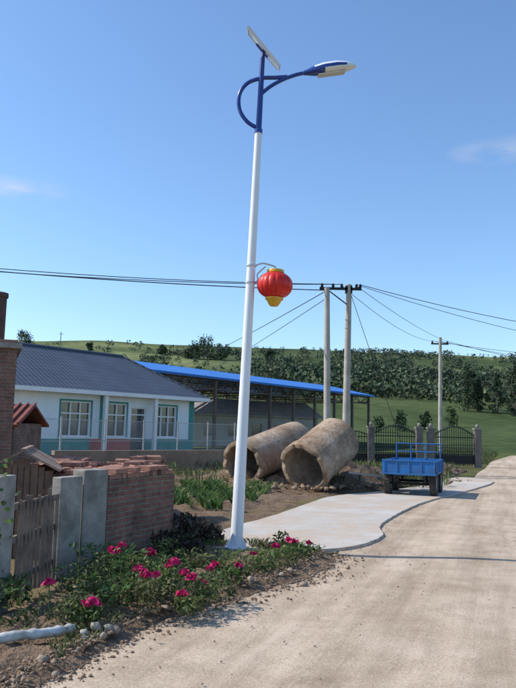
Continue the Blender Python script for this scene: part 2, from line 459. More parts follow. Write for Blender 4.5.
sh=empty('tiled_shed',(-1.35,0,-.12))
mb=MB(); mb.box(-7,-4.55,17.2,19.4,0,1.75); mb.obj('shed_walls',BRICK,sh)
mb=MB(); mb.add([(-7.1,17.0,1.72),(-4.4,17.0,1.72),(-4.4,18.3,2.25),(-7.1,18.3,2.25),(-7.1,19.6,1.72),(-4.4,19.6,1.72)],[(0,1,2,3),(3,2,5,4)])
REDT=M('red_roof_tile',(.30,.09,.065),(.17,.06,.05),4,.9)
o=mb.obj('shed_roof',REDT,sh); s_=o.modifiers.new('s','SOLIDIFY'); s_.thickness=.06
mb=MB()
for k in range(14): mb.tube([(-7.0+k*.2,17.0,1.75),(-7.0+k*.2,18.3,2.28)],.03,6)
mb.obj('shed_roof_ridges',REDT,sh)

# ------------------------------------------------------------------ flowers, plants
parts=[];fl=[]
flowers=[(-1.28,6.6,.46),(-1.22,6.62,.50),(-.90,6.1,.36),(-.97,6.2,.38),(-.84,6.25,.33),(-1.60,5.7,.36),(-1.24,5.6,.24),(-.53,6.2,.32),(-.60,6.3,.34),(-.39,6.75,.30),(-.77,6.5,.36),(-.70,6.45,.40),(-.45,6.45,.24),(0.0,7.8,.26),(-1.0,7.0,.38),(-.35,6.6,.36),(.25,8.2,.28),(.42,8.5,.3),(-.58,6.05,.22),(.5,8.9,.22),(-.15,7.3,.22),(.7,9.0,.2)]
for cx,cy,cz in flowers:
    s=random.uniform(.7,1.25); k=34; th=rng.uniform(0,6.28,k); ph=rng.uniform(.0,1.5,k)
    R=.045*s*rng.uniform(.5,1.15,k)
    P=np.c_[cx+R*np.cos(th)*np.sin(ph)*1.1,cy+R*np.sin(th)*np.sin(ph)*1.1,cz+R*np.cos(ph)*.8]
    fl.append(leafquads(P,.045*s,np.array((.52,.02,.13))*random.uniform(.8,1.2),.4,aspect=.9))
V_,F_,C_=cat(fl)
clumps=[(x+random.gauss(0,.05),y+random.gauss(0,.05),z) for x,y,z in flowers]
for k in range(60):
    t=random.uniform(.16,.9); xo,yo=interp(bedout,t); xi,yi=interp(bedin,t); q=random.uniform(.28,.95)
    x=xo+(xi-xo)*q;y=yo+(yi-yo)*q
    if y>8.2 and -.65<x<.25: continue
    if y<5.55: continue
    clumps.append((x,y,random.uniform(.12,.32)+.08*(t<.6)))
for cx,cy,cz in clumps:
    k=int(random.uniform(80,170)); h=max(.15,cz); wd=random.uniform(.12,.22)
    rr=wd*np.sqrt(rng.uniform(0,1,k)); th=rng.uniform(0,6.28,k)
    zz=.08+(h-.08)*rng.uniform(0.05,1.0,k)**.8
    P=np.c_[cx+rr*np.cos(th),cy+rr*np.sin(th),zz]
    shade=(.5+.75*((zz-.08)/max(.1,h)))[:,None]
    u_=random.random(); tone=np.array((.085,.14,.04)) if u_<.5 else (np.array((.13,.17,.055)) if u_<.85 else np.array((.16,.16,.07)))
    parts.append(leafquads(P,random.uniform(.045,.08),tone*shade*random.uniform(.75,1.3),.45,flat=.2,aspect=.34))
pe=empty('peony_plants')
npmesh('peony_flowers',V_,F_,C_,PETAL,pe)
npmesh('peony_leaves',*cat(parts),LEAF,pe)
mb=MB()
for cx,cy,cz in flowers: mb.tube([(cx+.02,cy,.05),(cx+.01,cy,cz*.6),(cx,cy,cz)],.005,5)
mb.obj('peony_stems',M('stem_green',(.06,.11,.03),None,10,.7),pe)
P=[]
for k in range(7500):
    t=random.random(); xo,yo=interp(bedout,t); xi,yi=interp(bedin,t); q=random.uniform(.12,1)
    x=xo+(xi-xo)*q;y=yo+(yi-yo)*q
    if noise.noise(Vector((x*2.2,y*2.2,0)))>-.02: P.append((x,y,.06))
P=np.array(P); npmesh('bed_weeds',*cat([blades(P,.09,.009,(.11,.145,.055),.8,.5)]),LEAF)
P=[]
for cx,cy,h in ((-.95,9.6,.42),(-.78,9.85,.32),(-.6,9.95,.22),(-1.2,9.15,.25),(-.8,8.9,.2)):
    k=340; th=rng.uniform(0,6.28,k); r=.20*rng.uniform(0,1,k)**.5
    P.append(np.c_[cx+r*np.cos(th),cy+r*np.sin(th),.04+h*rng.uniform(0,1,k)])
P=np.concatenate(P); sp=empty('amaranth_shrub'); npmesh('shrub_leaves',*leafquads(P,.08,(.06,.05,.036),.6,aspect=.5),LEAF,sp)
P=[]
for k in range(8000):
    y=random.uniform(13.8,19.2); x=random.uniform(-3.0,-.35+ (y-13.2)*.15)
    row=(x*1.0+.2*y)%.6
    if row<.36 and noise.noise(Vector((x,y,0)))>-.2: P.append((x,y,.06))
P=np.array(P); npmesh('vegetable_rows',*cat([blades(P,.25,.03,(.095,.165,.05),.7,.45)]),LEAF)
P=[]
for k in range(16000):
    y=random.uniform(19,42); x=random.uniform(-9+ (y-19)*.1,.30*y-.6)
    if noise.noise(Vector((x*.5,y*.5,3)))>.05: P.append((x,y,.10+.02*random.random()))
for k in range(2500):
    x=random.uniform(2.0,6.5); y=19.4+(x-2)*1.15+random.gauss(1.2,.7)
    P.append((x,y,.22))
P=np.array(P); npmesh('weeds',*cat([blades(P,.30,.035,(.105,.135,.055),.5,.45)]),LEAF)
P=[(5.6+.42*(y-9)+random.expovariate(.8)+1.0,y,0) for y in rng.uniform(-2,40,9000)]
for k in range(15000):
    y=random.uniform(37,64); x=random.uniform(.33*y-6,.36*y+9)
    if x<.37*y-1.6 or x>.40*y+6: 
        if noise.noise(Vector((x*.25,y*.25,3)))>-.25: P.append((x,y,hz(x,y)))
P=np.array(P)
npmesh('verge_grass',*cat([blades(P,.26,.04,(.10,.13,.05),.5,.5)]),LEAF)
P=[]
for k in range(420):
    P.append((-2.34+random.gauss(0,.12),6.0+random.gauss(0,.2),random.uniform(.15,1.32)))
npmesh('climbing_vine',*leafquads(np.array(P),.07,(.10,.16,.05),.4,aspect=.6),LEAF)

m,nt,b=base('plastic_pipe_mat'); b.inputs['Roughness'].default_value=.5
c=ramp(nt,noi(nt,9),[(.35,(.60,.60,.58)),(.65,(.34,.32,.28))]); nt.links.new(c,b.inputs['Base Color'])
mb=MB()
pth=smoothpts([(-2.15,4.75,.11),(-1.9,4.98,.11),(-1.66,5.12,.13),(-1.48,5.28,.11),(-1.34,5.48,.09)],14)
rr_=[.036*(1+.4*noise.noise(Vector((i*.35,0,3)))) for i in range(len(pth))]
mb.tube(pth,rr_,14)
o=mb.obj('plastic_pipe',m,smooth=True)
stones('rock',[(-1.16,5.45,.11),(-1.08,5.52,.08),(-1.24,5.36,.09)],.09,.15,M('pale_rock',(.42,.38,.32),(.30,.26,.21),4,.9,bmp=.5))

# ------------------------------------------------------------------ street lamp
lamp=empty('street_lamp',(-.23,9.5,0),(0,rad(1.66),0))
mb=MB(); mb.tube([(0,0,-.1),(0,0,.35),(0,0,3),(0,0,5.8)],[.084,.082,.064,.050],24)
mb.obj('pole_lower',WHITE,lamp,smooth=True)
mb=MB(); mb.tube([(0,0,.05),(0,0,.068)],.15,24)
for k in range(4):
    a_=math.pi/4+k*math.pi/2; mb.tube([(.12*math.cos(a_),.12*math.sin(a_),.06),(.12*math.cos(a_),.12*math.sin(a_),.11)],.012,8)
for k in range(4):
    X=Matrix.Rotation(k*math.pi/2,4,'Z'); mb.add([(.08,-.004,.068),(.14,-.004,.068),(.08,-.004,.2),(.08,.004,.068),(.14,.004,.068),(.08,.004,.2)],[(0,1,2),(5,4,3),(1,4,5,2)],0,X)
mb.box(-.1,.1,-.1,.1,-.2,.05)
mb.obj('base_plate',WHITE,lamp)
mb=MB(); mb.tube([(0,0,5.8),(0,0,6.92)],[.044,.036],20); mb.tube([(0,0,5.78),(0,0,5.84)],.058,20)
mb.tube(smoothpts([(-.02,0,5.86),(-.17,0,5.95),(-.285,0,6.12),(-.30,0,6.34),(-.2,0,6.52),(0,0,6.61),(.2,0,6.63),(.37,0,6.65)]),.029,12)
mb.tube(smoothpts([(0,0,6.36),(.12,0,6.48),(.3,0,6.60),(.5,0,6.69),(.68,0,6.74)]),.027,12)
mb.obj('blue_arms',BLUE,lamp,smooth=True)
X=Matrix.Translation((.60,0,6.72))@Matrix.Rotation(rad(-11),4,'Y')@Matrix.Rotation(rad(10),4,'X')
secs=[(0,.035,.03,.03),(.06,.05,.045,.04),(.16,.10,.08,.055),(.30,.14,.105,.065),(.48,.15,.105,.065),(.62,.125,.08,.05),(.71,.085,.05,.035),(.76,.035,.02,.018)]
mb=MB(); n=24; v=[];f=[]
for (x,wd,hu,hd) in secs:
    for k in range(n):
        w_=2*math.pi*k/n; sn=math.sin(w_)
        v.append((x,wd*math.cos(w_),(hu if sn>0 else hd)*sn))
for i in range(len(secs)-1):
    for k in range(n): f.append((i*n+k,(i+1)*n+k,(i+1)*n+(k+1)%n,i*n+(k+1)%n))
f.append(tuple(range(n))); f.append(tuple(range(len(secs)*n-1,(len(secs)-1)*n-1,-1)))
mb.add(v,f,0,X)
for idx in range(len(mb.f)):
    i,k=idx//n,idx%n
    mb.mi[idx]=0 if i<2 else (0 if (k<12 and i<5 and k not in (8,9,2,3)) else 1)
    if i==2 and k>=12: mb.mi[idx]=0
mb.obj('lamp_housing',[BLUE,WHITE],lamp,smooth=True)
mb=MB(); mb.box(.20,.60,-.09,.09,-.072,-.056,0,X)
mb.obj('led_lens',M('led_lens_mat',(.75,.75,.72),(.6,.6,.55),30,.2),lamp,bevel=.01)
X=Matrix.Translation((.02,0,7.06))@Matrix.Rotation(rad(21),4,'X')@Matrix.Rotation(rad(46),4,'Y')
mb=MB(); mb.box(-.34,.34,-.24,.24,-.008,.008,0,X); mb.obj('panel_cells',M('solar_cells',(.01,.015,.05),(.012,.02,.06),20,.2,coat=1),lamp)
mb=MB()
for q in (-.34,.325): mb.box(q,q+.015,-.24,.24,-.03,.012,0,X)
for q in (-.255,.24): mb.box(-.34,.34,q,q+.015,-.03,.012,0,X)
mb.box(-.325,.325,-.238,.238,-.018,-.0085,0,X)
mb.obj('panel_frame',M('panel_white',(.7,.72,.74),(.66,.68,.70),1,.4),lamp)
mb=MB(); mb.tube([(0,0,6.9),(.01,0,7.03)],.03,10); mb.box(-.12,.12,-.05,.05,-.06,-.031,0,X); mb.obj('panel_mount',BLUE,lamp)
mb=MB()
for z in (3.86,3.62):
    mb.tube([(0,0,z-.012),(0,0,z+.012)],.073,16)
mb.tube(smoothpts([(.05,0,3.86),(.15,0,3.9),(.26,0,3.885),(.34,0,3.86)]),.011,8)
mb.tube(smoothpts([(.05,0,3.62),(.10,0,3.66),(.09,0,3.74),(.14,0,3.80),(.20,0,3.86)]),.009,8)
mb.tube([(.34,0,3.86),(.34,0,3.78)],.008,6)
mb.obj('lantern_bracket',M('galvanized',(.6,.62,.63),(.5,.5,.52),8,.4,.3),lamp,smooth=True)
T=Matrix.Translation((.34,0,3.60))
v=[];f=[];n=96;pr=[]
for i in range(21):
    ph=-math.pi/2+math.pi*i/20; pr.append((max(.10,.245*math.cos(ph)**.85 if math.cos(ph)>0 else .1),.185*math.sin(ph)))
for r,z in pr:
    for k in range(n):
        w_=2*math.pi*k/n; rr=r*(.975+.045*abs(math.sin(w_*8))**.5); v.append((rr*math.cos(w_),rr*math.sin(w_),z))
for i in range(20):
    for k in range(n): f.append((i*n+k,i*n+(k+1)%n,(i+1)*n+(k+1)%n,(i+1)*n+k))
mb=MB(); mb.add(v,f,0,T)
RED=M('lantern_red',(.70,.02,.012),(.58,.015,.01),5,.45,coat=.05)
mb.obj('lantern_body',RED,lamp,smooth=True)
mb=MB(); mb.lathe([(.0,.215),(.115,.215),(.12,.20),(.12,.175),(.10,.165)],32,0,T)
mb.lathe([(.10,-.165),(.125,-.175),(.125,-.20),(.10,-.215),(.085,-.25),(.055,-.29),(.0,-.30)],32,0,T)
mb.obj('lantern_gold_caps',M('lantern_gold',(.75,.42,.03),(.65,.33,.02),6,.4),lamp,smooth=True)

# ------------------------------------------------------------------ concrete culvert pipes
m,nt,b=base('pipe_concrete')
c=ramp(nt,noi(nt,1.3,8,.7),[(.32,(.20,.125,.075)),(.5,(.36,.26,.175)),(.68,(.50,.40,.30))])
c=mix(nt,.8,c,ramp(nt,noi(nt,7,7,.75),[(.3,(.24,.21,.19)),(.7,(.69,.68,.66))]),'OVERLAY')
nt.links.new(c,b.inputs['Base Color']); b.inputs['Roughness'].default_value=.95; bump(nt,b,noi(nt,14,6,.7),.8,.03)
def pipe(nm,p0,p1,R):
    p0=Vector(p0);p1=Vector(p1); d=p1-p0; L=d.length
    X=Matrix.Translation(p0)@d.to_track_quat('Z','Y').to_matrix().to_4x4()
    mb=MB(); t=.09; N=72
    rows=[(R-t,L),(R-t,L*.6),(R-t,.3),(R-t,0),(R-t*.9,-.02),(R*1.02,-.02),(R*1.06,.0),(R*1.07,.10),(R*1.07,.20),(R,.30),(R,L*.5),(R,L*.8),(R,L-.02),(R-.02,L),(R-t,L)]
    mb.lathe(rows,N,0,X)
    for i,(r,z) in enumerate(rows):
        for k in range(N):
            q=noise.noise(Vector((math.cos(6.283*k/N)*3,math.sin(6.283*k/N)*3,z*2+R*7)))
            p=Vector(mb.v[i*N+k]); ax=(X.to_3x3()@Vector((0,0,1)))
            if z<.05: p+=ax*max(0,q)*.14
            c_=X@Vector((0,0,z)); p+= (p-c_).normalized()*q*.018
            mb.v[i*N+k]=tuple(p)
    e=empty(nm); mb.obj('pipe_shell',m,e,smooth=True); return e
pipe('concrete_pipe',(-.38,19.7,.66),(1.25,22.2,1.30),.61)
pipe('concrete_pipe',(1.25,18.5,.62),(2.30,19.85,1.38),.67)

# ------------------------------------------------------------------ trailer
tr=empty('farm_trailer',(3.90,18.0,.0),(0,0,rad(-20)))
TB=M('trailer_blue',(.012,.16,.46),(.03,.11,.26),4,.55,coat=.05)
mb=MB(); W=.63;Lg=1.9
mb.box(-W,W,0,Lg,.56,.60)
mb.box(-W,W,-.03,0,.56,.92); mb.box(-W,W,Lg,Lg+.03,.56,.92)
mb.box(-W-.03,-W,-.03,Lg+.03,.56,.92); mb.box(W,W+.03,-.03,Lg+.03,.56,.92)
for z in (.555,.89): mb.box(-W-.045,W+.045,-.055,-.032,z,z+.045)
for x in (-.64,-.32,-.02,.29,.61): mb.box(x-.0,x+.04,-.05,-.0305,.6,.89)
for y in (0.02,.5,.95,1.4,1.83):
    mb.box(-W-.055,-W-.031,y,y+.05,.6,.9); mb.box(W+.031,W+.055,y,y+.05,.6,.9)
mb.obj('cargo_box',TB,tr,bevel=.005)
mb=MB()
for x in (-.60,-.2,.2,.60): mb.tube([(x,Lg,.9),(x,Lg,1.32)],.016,8)
for z in (1.1,1.32): mb.tube([(-.61,Lg,z),(.61,Lg,z)],.016,8)
mb.obj('front_rail',TB,tr)
mb=MB()
for x in (-.4,.36): mb.box(x,x+.06,-.02,Lg+.3,.46,.558)
for y in (.35,1.55): mb.tube([(-.58,y,.32),(.58,y,.32)],.035,10)
for x in (-.37,.39):
    for y in (.35,1.55): mb.box(x-.03,x+.03,y-.25,y+.25,.36,.44); 
mb.tube([(0,Lg,.5),(0,Lg+1.3,.42)],.035,8); mb.tube([(-.35,Lg,.5),(0,Lg+.9,.45)],.025,8); mb.tube([(.35,Lg,.5),(0,Lg+.9,.45)],.025,8)
mb.tube([(0,Lg+1.1,.42),(0,Lg+1.1,.0)],.025,8)
mb.obj('chassis',BLACK,tr)
mb=MB();hub=MB()
for x in (-.58,.58):
    for y in (.35,1.55):
        X=Matrix.Translation((x,y,.34))@Matrix.Rotation(rad(90),4,'Y')
        mb.lathe([(.17,-.075),(.29,-.085),(.315,-.06),(.32,0),(.315,.06),(.29,.085),(.17,.075),(.17,-.075)],28,0,X)
        for k in range(28):
            w_=2*math.pi*k/28; 
            mb.box(.31,.328,-.012,.012,-.07,.07,0,X@Matrix.Rotation(w_,4,'Z'))
        hub.lathe([(0,-.05),(.1,-.05),(.17,-.07),(.17,.07),(.1,.05),(0,.05)],20,0,X)
mb.obj('tyres',RUBBER,tr,smooth=True); hub.obj('rims',STEEL,tr,smooth=True)
pl=empty('plank'); mb=MB(); mb.box(-.7,.7,-.06,.06,0,.05,0,Matrix.Translation((3.2,19.4,.42))@Matrix.Rotation(rad(12),4,'Z')@Matrix.Rotation(rad(6),4,'Y')); mb.obj('plank_board',M('pale_wood',(.5,.45,.37),(.4,.35,.28),6,.9),pl)

# ------------------------------------------------------------------ utility poles and wires
def upole(nm,base_,top,r0,r1,parts_fn=None):
    e=empty(nm); mb=MB(); mb.tube([base_,top],[r0,r1],16); mb.obj('pole_shaft',CONCP,e,smooth=True); 
    if parts_fn: parts_fn(e)
    return e
upole('utility_pole',(2.74,27,-.2),(2.66,27,7.2),.15,.105)
def arms(e):
    mb=MB(); mb.box(2.45,4.15,27.9,27.98,7.32,7.42); mb.box(3.5,3.78,27.9,28.1,7.2,7.5); mb.tube([(3.6,27.94,6.7),(2.8,27.94,7.3)],.025,6)
    mb.obj('crossarm',BLACK,e)
    mb=MB()
    for x in (2.55,3.0,3.35,3.95,4.1): mb.lathe([(0,0),(.04,0),(.07,.04),(.04,.07),(.065,.1),(.03,.16),(0,.17)],12,0,Matrix.Translation((x,27.94,7.42)))
    mb.obj('insulators',BLACK,e,smooth=True)
upole('utility_pole',(3.54,28,-.2),(3.65,28,7.55),.16,.115,arms)
def arms2(e):
    mb=MB(); mb.box(15.0,16.5,60.1,60.2,9.3,9.42); mb.obj('crossarm',BLACK,e)
    mb=MB()
    for x in (15.1,15.7,16.4): mb.lathe([(0,0),(.07,.0),(.09,.06),(.05,.2),(0,.22)],10,0,Matrix.Translation((x,60.15,9.42)))
    mb.obj('insulators',BLACK,e)
upole('utility_pole',(15.65,60,-.2),(15.75,60,9.9),.19,.13,arms2)
def wire(mb,a,b_,sag,r=.014):
    a=Vector(a);b_=Vector(b_)
    mb.tube([a+(b_-a)*t-Vector((0,0,4*sag*t*(1-t))) for t in [i/24 for i in range(25)]],r,5,caps=False)
mb=MB()
wire(mb,(-32,20,9.0),(3.0,27.94,7.55),.9,.016); wire(mb,(-32,20.4,8.85),(3.35,27.94,7.55),.95,.016); wire(mb,(-32,20,8.7),(2.7,27,7.1),.70,.02)
wire(mb,(4.1,27.94,7.55),(34,45,8.2),1.0,.015)
wire(mb,(3.95,27.94,7.55),(34,46,7.2),1.1,.012)
wire(mb,(3.35,27.94,7.5),(15.1,60.15,9.6),.5,.012); wire(mb,(3.95,27.94,7.5),(16.4,60.15,9.6),.25,.012)
wire(mb,(15.7,60.15,9.6),(60,95,12),1.2,.02); wire(mb,(16.4,60.15,9.6),(60,96,12),1.6,.02); wire(mb,(15.1,60.15,9.6),(60,97,13.5),1.0,.02)
wire(mb,(2.66,27,7.1),(-12,95,9.5),.4,.018); wire(mb,(2.66,27,6.8),(-9,80,6.3),.3,.014)
wire(mb,(3.65,28,7.4),(6.3,28.6,0),0,.012)
mb.obj('power_lines',M('cable_black',(.025,.025,.028),None,3,.6))

# ------------------------------------------------------------------ farm house
hs=empty('farm_house',(-10.5,30.4,0),(0,0,math.atan2(8.6,7.06)))
HW=M('house_white',(.82,.82,.81),(.74,.74,.73),1.5,.7); HB=M('house_pale_blue',(.76,.81,.83),(.68,.75,.78),1.5,.7)
HT=M('house_teal',(.05,.27,.25),(.04,.21,.20),2,.7); HR=M('house_red',(.46,.10,.08),(.36,.08,.06),2,.7)
GLASS=M('window_glass',(.03,.04,.05),(.06,.08,.09),2,.08,spec=.8)
LH=11.1; L0=-2.0; D_=7
wins=[(2.4,4.1),(5.1,6.3),(8.15,9.75)]
door=(6.6,7.6)
hw=MB();hb=MB();ht=MB();hr=MB()
ops=sorted(wins+[door]); x=L0
for o_ in ops+[(LH,LH)]:
    if o_[0]>x:
        if x<0:
            hw.box(x,1.2,0,.25,1.0,3.2); hb.box(1.2,o_[0],0,.25,1.0,3.2)
        else: hb.box(x,o_[0],0,.25,1.0,3.2)
        (hr if 4.0<x<6.5 else ht).box(x,o_[0],-.004,.25,-.3,1.0)
    x=o_[1]
for a_,b2 in wins:
    hb.box(a_,b2,0,.25,2.75,3.2); (hr if 4.4<a_<7 else ht).box(a_,b2,-.004,.25,-.3,1.0); hb.box(a_,b2,0,.25,1.0,1.1)
hb.box(door[0],door[1],0,.25,2.6,3.2)
hw.box(L0,L0+.25,.25,D_,-.3,3.2); hb.box(LH-.25,LH,.25,D_,1.0,3.2); ht.box(LH-.25,LH+.004,.25,D_,-.3,1.0); hw.box(L0+.25,LH-.25,D_-.25,D_,-.3,3.2)
hw.obj('walls_white',HW,hs);hb.obj('walls_blue',HB,hs);ht.obj('plinth_teal',HT,hs);hr.obj('plinth_red',HR,hs)
mb=MB()
for a_,b2 in wins:
    mb.box(a_-.08,a_,-.02,-.001,1.02,2.83); mb.box(b2,b2+.08,-.02,-.001,1.02,2.83); mb.box(a_,b2,-.02,-.001,2.75,2.83)
mb.box(LH-.4,LH-.02,-.012,-.0045,1.0,3.07); mb.box(4.62,4.9,-.012,-.0045,1.0,3.07)
mb.obj('window_surrounds',HT,hs)
mb=MB();gl=MB()
for a_,b2 in wins:
    z0,z1=1.1,2.75
    gl.box(a_,b2,.14,.15,z0,z1)
    n=max(2,round((b2-a_)/.6))
    for k in range(n+1):
        x=a_+(b2-a_-.06)*k/n; mb.box(x,x+.06,.06,.135,z0,z1)
    for z in (z0,z1-.06,z1-.6): mb.box(a_,b2,.055,.134,z,z+.06)
    mb.box(a_-.05,b2+.05,-.06,.05,z0-.08,z0-.001)
gl.box(door[0],door[1],.14,.15,0,2.6); 
for z in (0,1.0,2.2,2.54): mb.box(door[0],door[1],.06,.13,z,z+.06)
for x in (door[0],door[1]-.06): mb.box(x,x+.06,.061,.131,0,2.6)
for x in (4.6,7.8): mb.box(x-.09,x+.09,-.55,-.37,0,3.1)
mb.obj('window_frames',HW,hs); gl.obj('window_glass',GLASS,hs)
m,nt,b=base('roof_metal_tile')
tc=nn(nt,'ShaderNodeTexCoord')
wv=nn(nt,'ShaderNodeTexWave',wave_type='BANDS',bands_direction='X'); wv.inputs['Scale'].default_value=1.3
wv2=nn(nt,'ShaderNodeTexWave',wave_type='BANDS',bands_direction='Z'); wv2.inputs['Scale'].default_value=1.6; wv2.wave_profile='SAW'
nt.links.new(tc.outputs['Object'],wv.inputs['Vector']);nt.links.new(tc.outputs['Object'],wv2.inputs['Vector'])
c=ramp(nt,noi(nt,.8),[(.3,(.055,.07,.095)),(.7,(.085,.10,.13))])
c=mix(nt,.35,c,ramp(nt,wv.outputs['Fac'],[(0,(.3,.3,.3)),(1,(.65,.65,.65))]),'OVERLAY')
c=mix(nt,.35,c,ramp(nt,wv2.outputs['Fac'],[(0,(.25,.25,.25)),(1,(.62,.62,.62))]),'OVERLAY')
nt.links.new(c,b.inputs['Base Color']); b.inputs['Roughness'].default_value=.6
bump(nt,b,wv.outputs['Fac'],.6,.05)
mb=MB(); e0=(L0-.5,-.65,3.25);e1=(LH+.5,-.65,3.25);e2=(LH+.5,D_+.6,3.25);e3=(L0-.5,D_+.6,3.25)
r0=(L0+2.6,D_/2,5.55);r1=(LH-2.4,D_/2,5.55)
mb.add([e0,e1,e2,e3,r0,r1],[(0,1,5,4),(1,2,5),(2,3,4,5),(3,0,4)])
o=mb.obj('hip_roof',m,hs); s_=o.modifiers.new('s','SOLIDIFY'); s_.thickness=.1; s_.offset=-1
mb=MB(); mb.tube([r0,r1],.1,8); mb.tube([r1,e1],.07,8); mb.tube([r0,e0],.07,8); mb.obj('ridge_caps',m,hs)
mb=MB(); mb.box(L0-.52,LH+.52,-.70,-.655,3.08,3.27); mb.box(LH+.505,LH+.55,-.7,D_+.6,3.08,3.27); mb.box(L0-.5,LH+.5,-.65,0,3.1,3.13)
mb.obj('fascia',HW,hs)

# chain-link fence
fe=empty('chain_link_fence')
a=Vector((-8.9,25.5,0)); bb=Vector((-.9,38,0)); d=bb-a; L=d.length; X=Matrix.Translation(a)@Matrix.Rotation(math.atan2(d.y,d.x),4,'Z')
mb=MB(); k=0
while k<=L:
    mb.tube([(k,0,-.1),(k,0,1.95)],.035,8,0,X); k+=2.4
for z in (.1,1.0,1.85): mb.tube([(0,0,z),(L,0,z)],.014,6,0,X)
mb.obj('posts',M('fence_post',(.5,.5,.48),(.4,.4,.38),5,.7),fe)
mb=MB(); g_=.12;k=-1.8
def flatbar(mb,p,q,w_,X):
    p=Vector(p);q=Vector(q); s=Vector((w_,0,0)); mb.add([p-s,p+s,q+s,q-s],[(0,1,2,3)],0,X)
while k<L:
    for sgn in (1,-1):
        x0=k if sgn>0 else k+1.75; x1=k+1.75 if sgn>0 else k
        if min(x0,x1)>=0 and max(x0,x1)<=L: flatbar(mb,(x0,0.004*sgn,.1),(x1,.004*sgn,1.85),.006,X)
    k+=g_
mb.obj('wire_mesh',M('galv_wire',(.5,.5,.5),None,5,.6,.0),fe)

# ------------------------------------------------------------------ blue roof shed
A=Vector((-7.1,45,0)); B=Vector((10.8,70,0)); d=B-A; L=d.length+.8
bs=empty('open_steel_shed',A,(0,0,math.atan2(d.y,d.x)))
m,nt,b=base('blue_corrugated')
tc=nn(nt,'ShaderNodeTexCoord'); wv=nn(nt,'ShaderNodeTexWave',wave_type='BANDS',bands_direction='X'); wv.inputs['Scale'].default_value=1.2
nt.links.new(tc.outputs['Object'],wv.inputs['Vector'])
c=mix(nt,.3,ramp(nt,noi(nt,.6),[(.3,(.02,.15,.50)),(.7,(.03,.19,.58))]),ramp(nt,wv.outputs['Fac'],[(0,(.3,.3,.3)),(1,(.65,.65,.65))]),'OVERLAY')
nt.links.new(c,b.inputs['Base Color']); b.inputs['Roughness'].default_value=.45; bump(nt,b,wv.outputs['Fac'],.5,.04)
mb=MB(); mb.add([(-.8,-.5,5.3),(L+.5,-.5,5.3),(L+.5,5,6.42),(-.8,5,6.42),(L+.5,10.5,5.3),(-.8,10.5,5.3)],[(0,1,2,3),(3,2,4,5)])
o=mb.obj('blue_roof',m,bs); s_=o.modifiers.new('s','SOLIDIFY'); s_.thickness=.16; s_.offset=-1
mb=MB(); RUST=M('dark_steel',(.10,.075,.06),(.15,.11,.085),5,.7)
nb=9
for k in range(nb+1):
    x=k*L/nb
    for y in (0,10): mb.box(x-.1,x+.1,y-.1,y+.1,-.3,5.2)
    mb.box(x-.06,x+.06,0,10,4.55,4.67)
    for q in range(10):
        y0=q;y1=q+1; zt=lambda y: 5.2+1.0*(1-abs(y-5)/5)-.05
        mb.tube([(x,y0,4.6 if q%2 else zt(y0)),(x,y1,zt(y1) if q%2 else 4.6)],.035,5)
for y in (0,10):
    mb.box(0,L,y-.05,y+.05,5.06,5.16); mb.box(0,L,y-.05,y+.05,4.42,4.50)
    n_=int(L/.85)
    for q in range(n_):
        x0=q*L/n_;x1=(q+1)*L/n_
        mb.tube([(x0,y,4.46 if q%2 else 5.1),(x1,y,5.1 if q%2 else 4.46)],.035,5)
for y in (2,4,6,8): mb.box(0,L,y-.04,y+.04,5.2+1.0*(1-abs(y-5)/5)-.1,5.2+1.0*(1-abs(y-5)/5)-.02)
mb.obj('steel_frame',RUST,bs)
mb=MB(); mb.box(2,10,9.0,9.3,-.3,2.6); mb.box(14,22,9,9.3,-.3,2.2); mb.obj('back_walls',BRICK,bs)

bn=empty('low_barn',(-5.5,62,0),(0,0,rad(28)))
mb=MB(); mb.box(0,13,0,6,-.5,2.9); mb.obj('barn_walls',M('barn_wall',(.50,.47,.43),(.40,.37,.33),1.5,.9),bn)
mb=MB(); mb.add([(-.4,-.4,2.9),(13.4,-.4,2.9),(13.4,3,4.4),(-.4,3,4.4),(-.4,6.4,2.9),(13.4,6.4,2.9)],[(0,1,2,3),(3,2,5,4)])
o=mb.obj('barn_roof',M('barn_roof_mat',(.55,.50,.48),(.42,.37,.36),1.2,.8),bn); s_=o.modifiers.new('s','SOLIDIFY'); s_.thickness=.1
mb=MB()
for k in range(5): mb.box(1+k*2.4,2+k*2.4,-.03,-.003,1,2.2)
mb.obj('barn_windows',GLASS,bn)
gw=empty('garden_wall'); mb=MB(); seg(mb,(-6.8,24),(.3,30.5),.24,-.2,.75); mb.obj('garden_wall_body',M('mud_wall',(.32,.225,.16),(.21,.15,.105),1.5,1,bmp=.6),gw)

# ------------------------------------------------------------------ iron fence & gate
ig=empty('iron_gate')
mb=MB();pil=MB();cap=MB()
def ironpanel(x0,x1,y,h0,rise,bars):
    for k in range(bars+1):
        t=k/bars; x=x0+(x1-x0)*t; h=h0+rise*math.sin(math.pi*t)
        mb.tube([(x,y,.05),(x,y,h)],.018,6); mb.lathe([(.035,0),(.0,.12)],6,0,Matrix.Translation((x,y,h)))
    for z in (.15,.6,h0-.12): mb.box(x0,x1,y-.02,y+.02,z,z+.045)
    mb.tube([(x0+(x1-x0)*t,y,h0+rise*math.sin(math.pi*t)) for t in [i/14 for i in range(15)]],.026,6)
    for k in range(bars):
        x=x0+(x1-x0)*(k+.5)/bars
        mb.tube([(x+.07*math.cos(w_),y,.82+.07*math.sin(w_)) for w_ in [i*math.pi/4 for i in range(9)]],.012,4)
        mb.tube([(x+.07*math.cos(w_),y,1.0+.07*math.sin(w_)) for w_ in [i*math.pi/4 for i in range(9)]],.012,4)
        mb.box(x-.05,x+.05,y-.012,y+.012,.2,.58)
ironpanel(4.3,5.55,35.2,1.5,.15,9); ironpanel(5.9,8.0,35.2,1.55,.42,18)
ironpanel(8.85,10.85,35.1,1.55,.42,18)
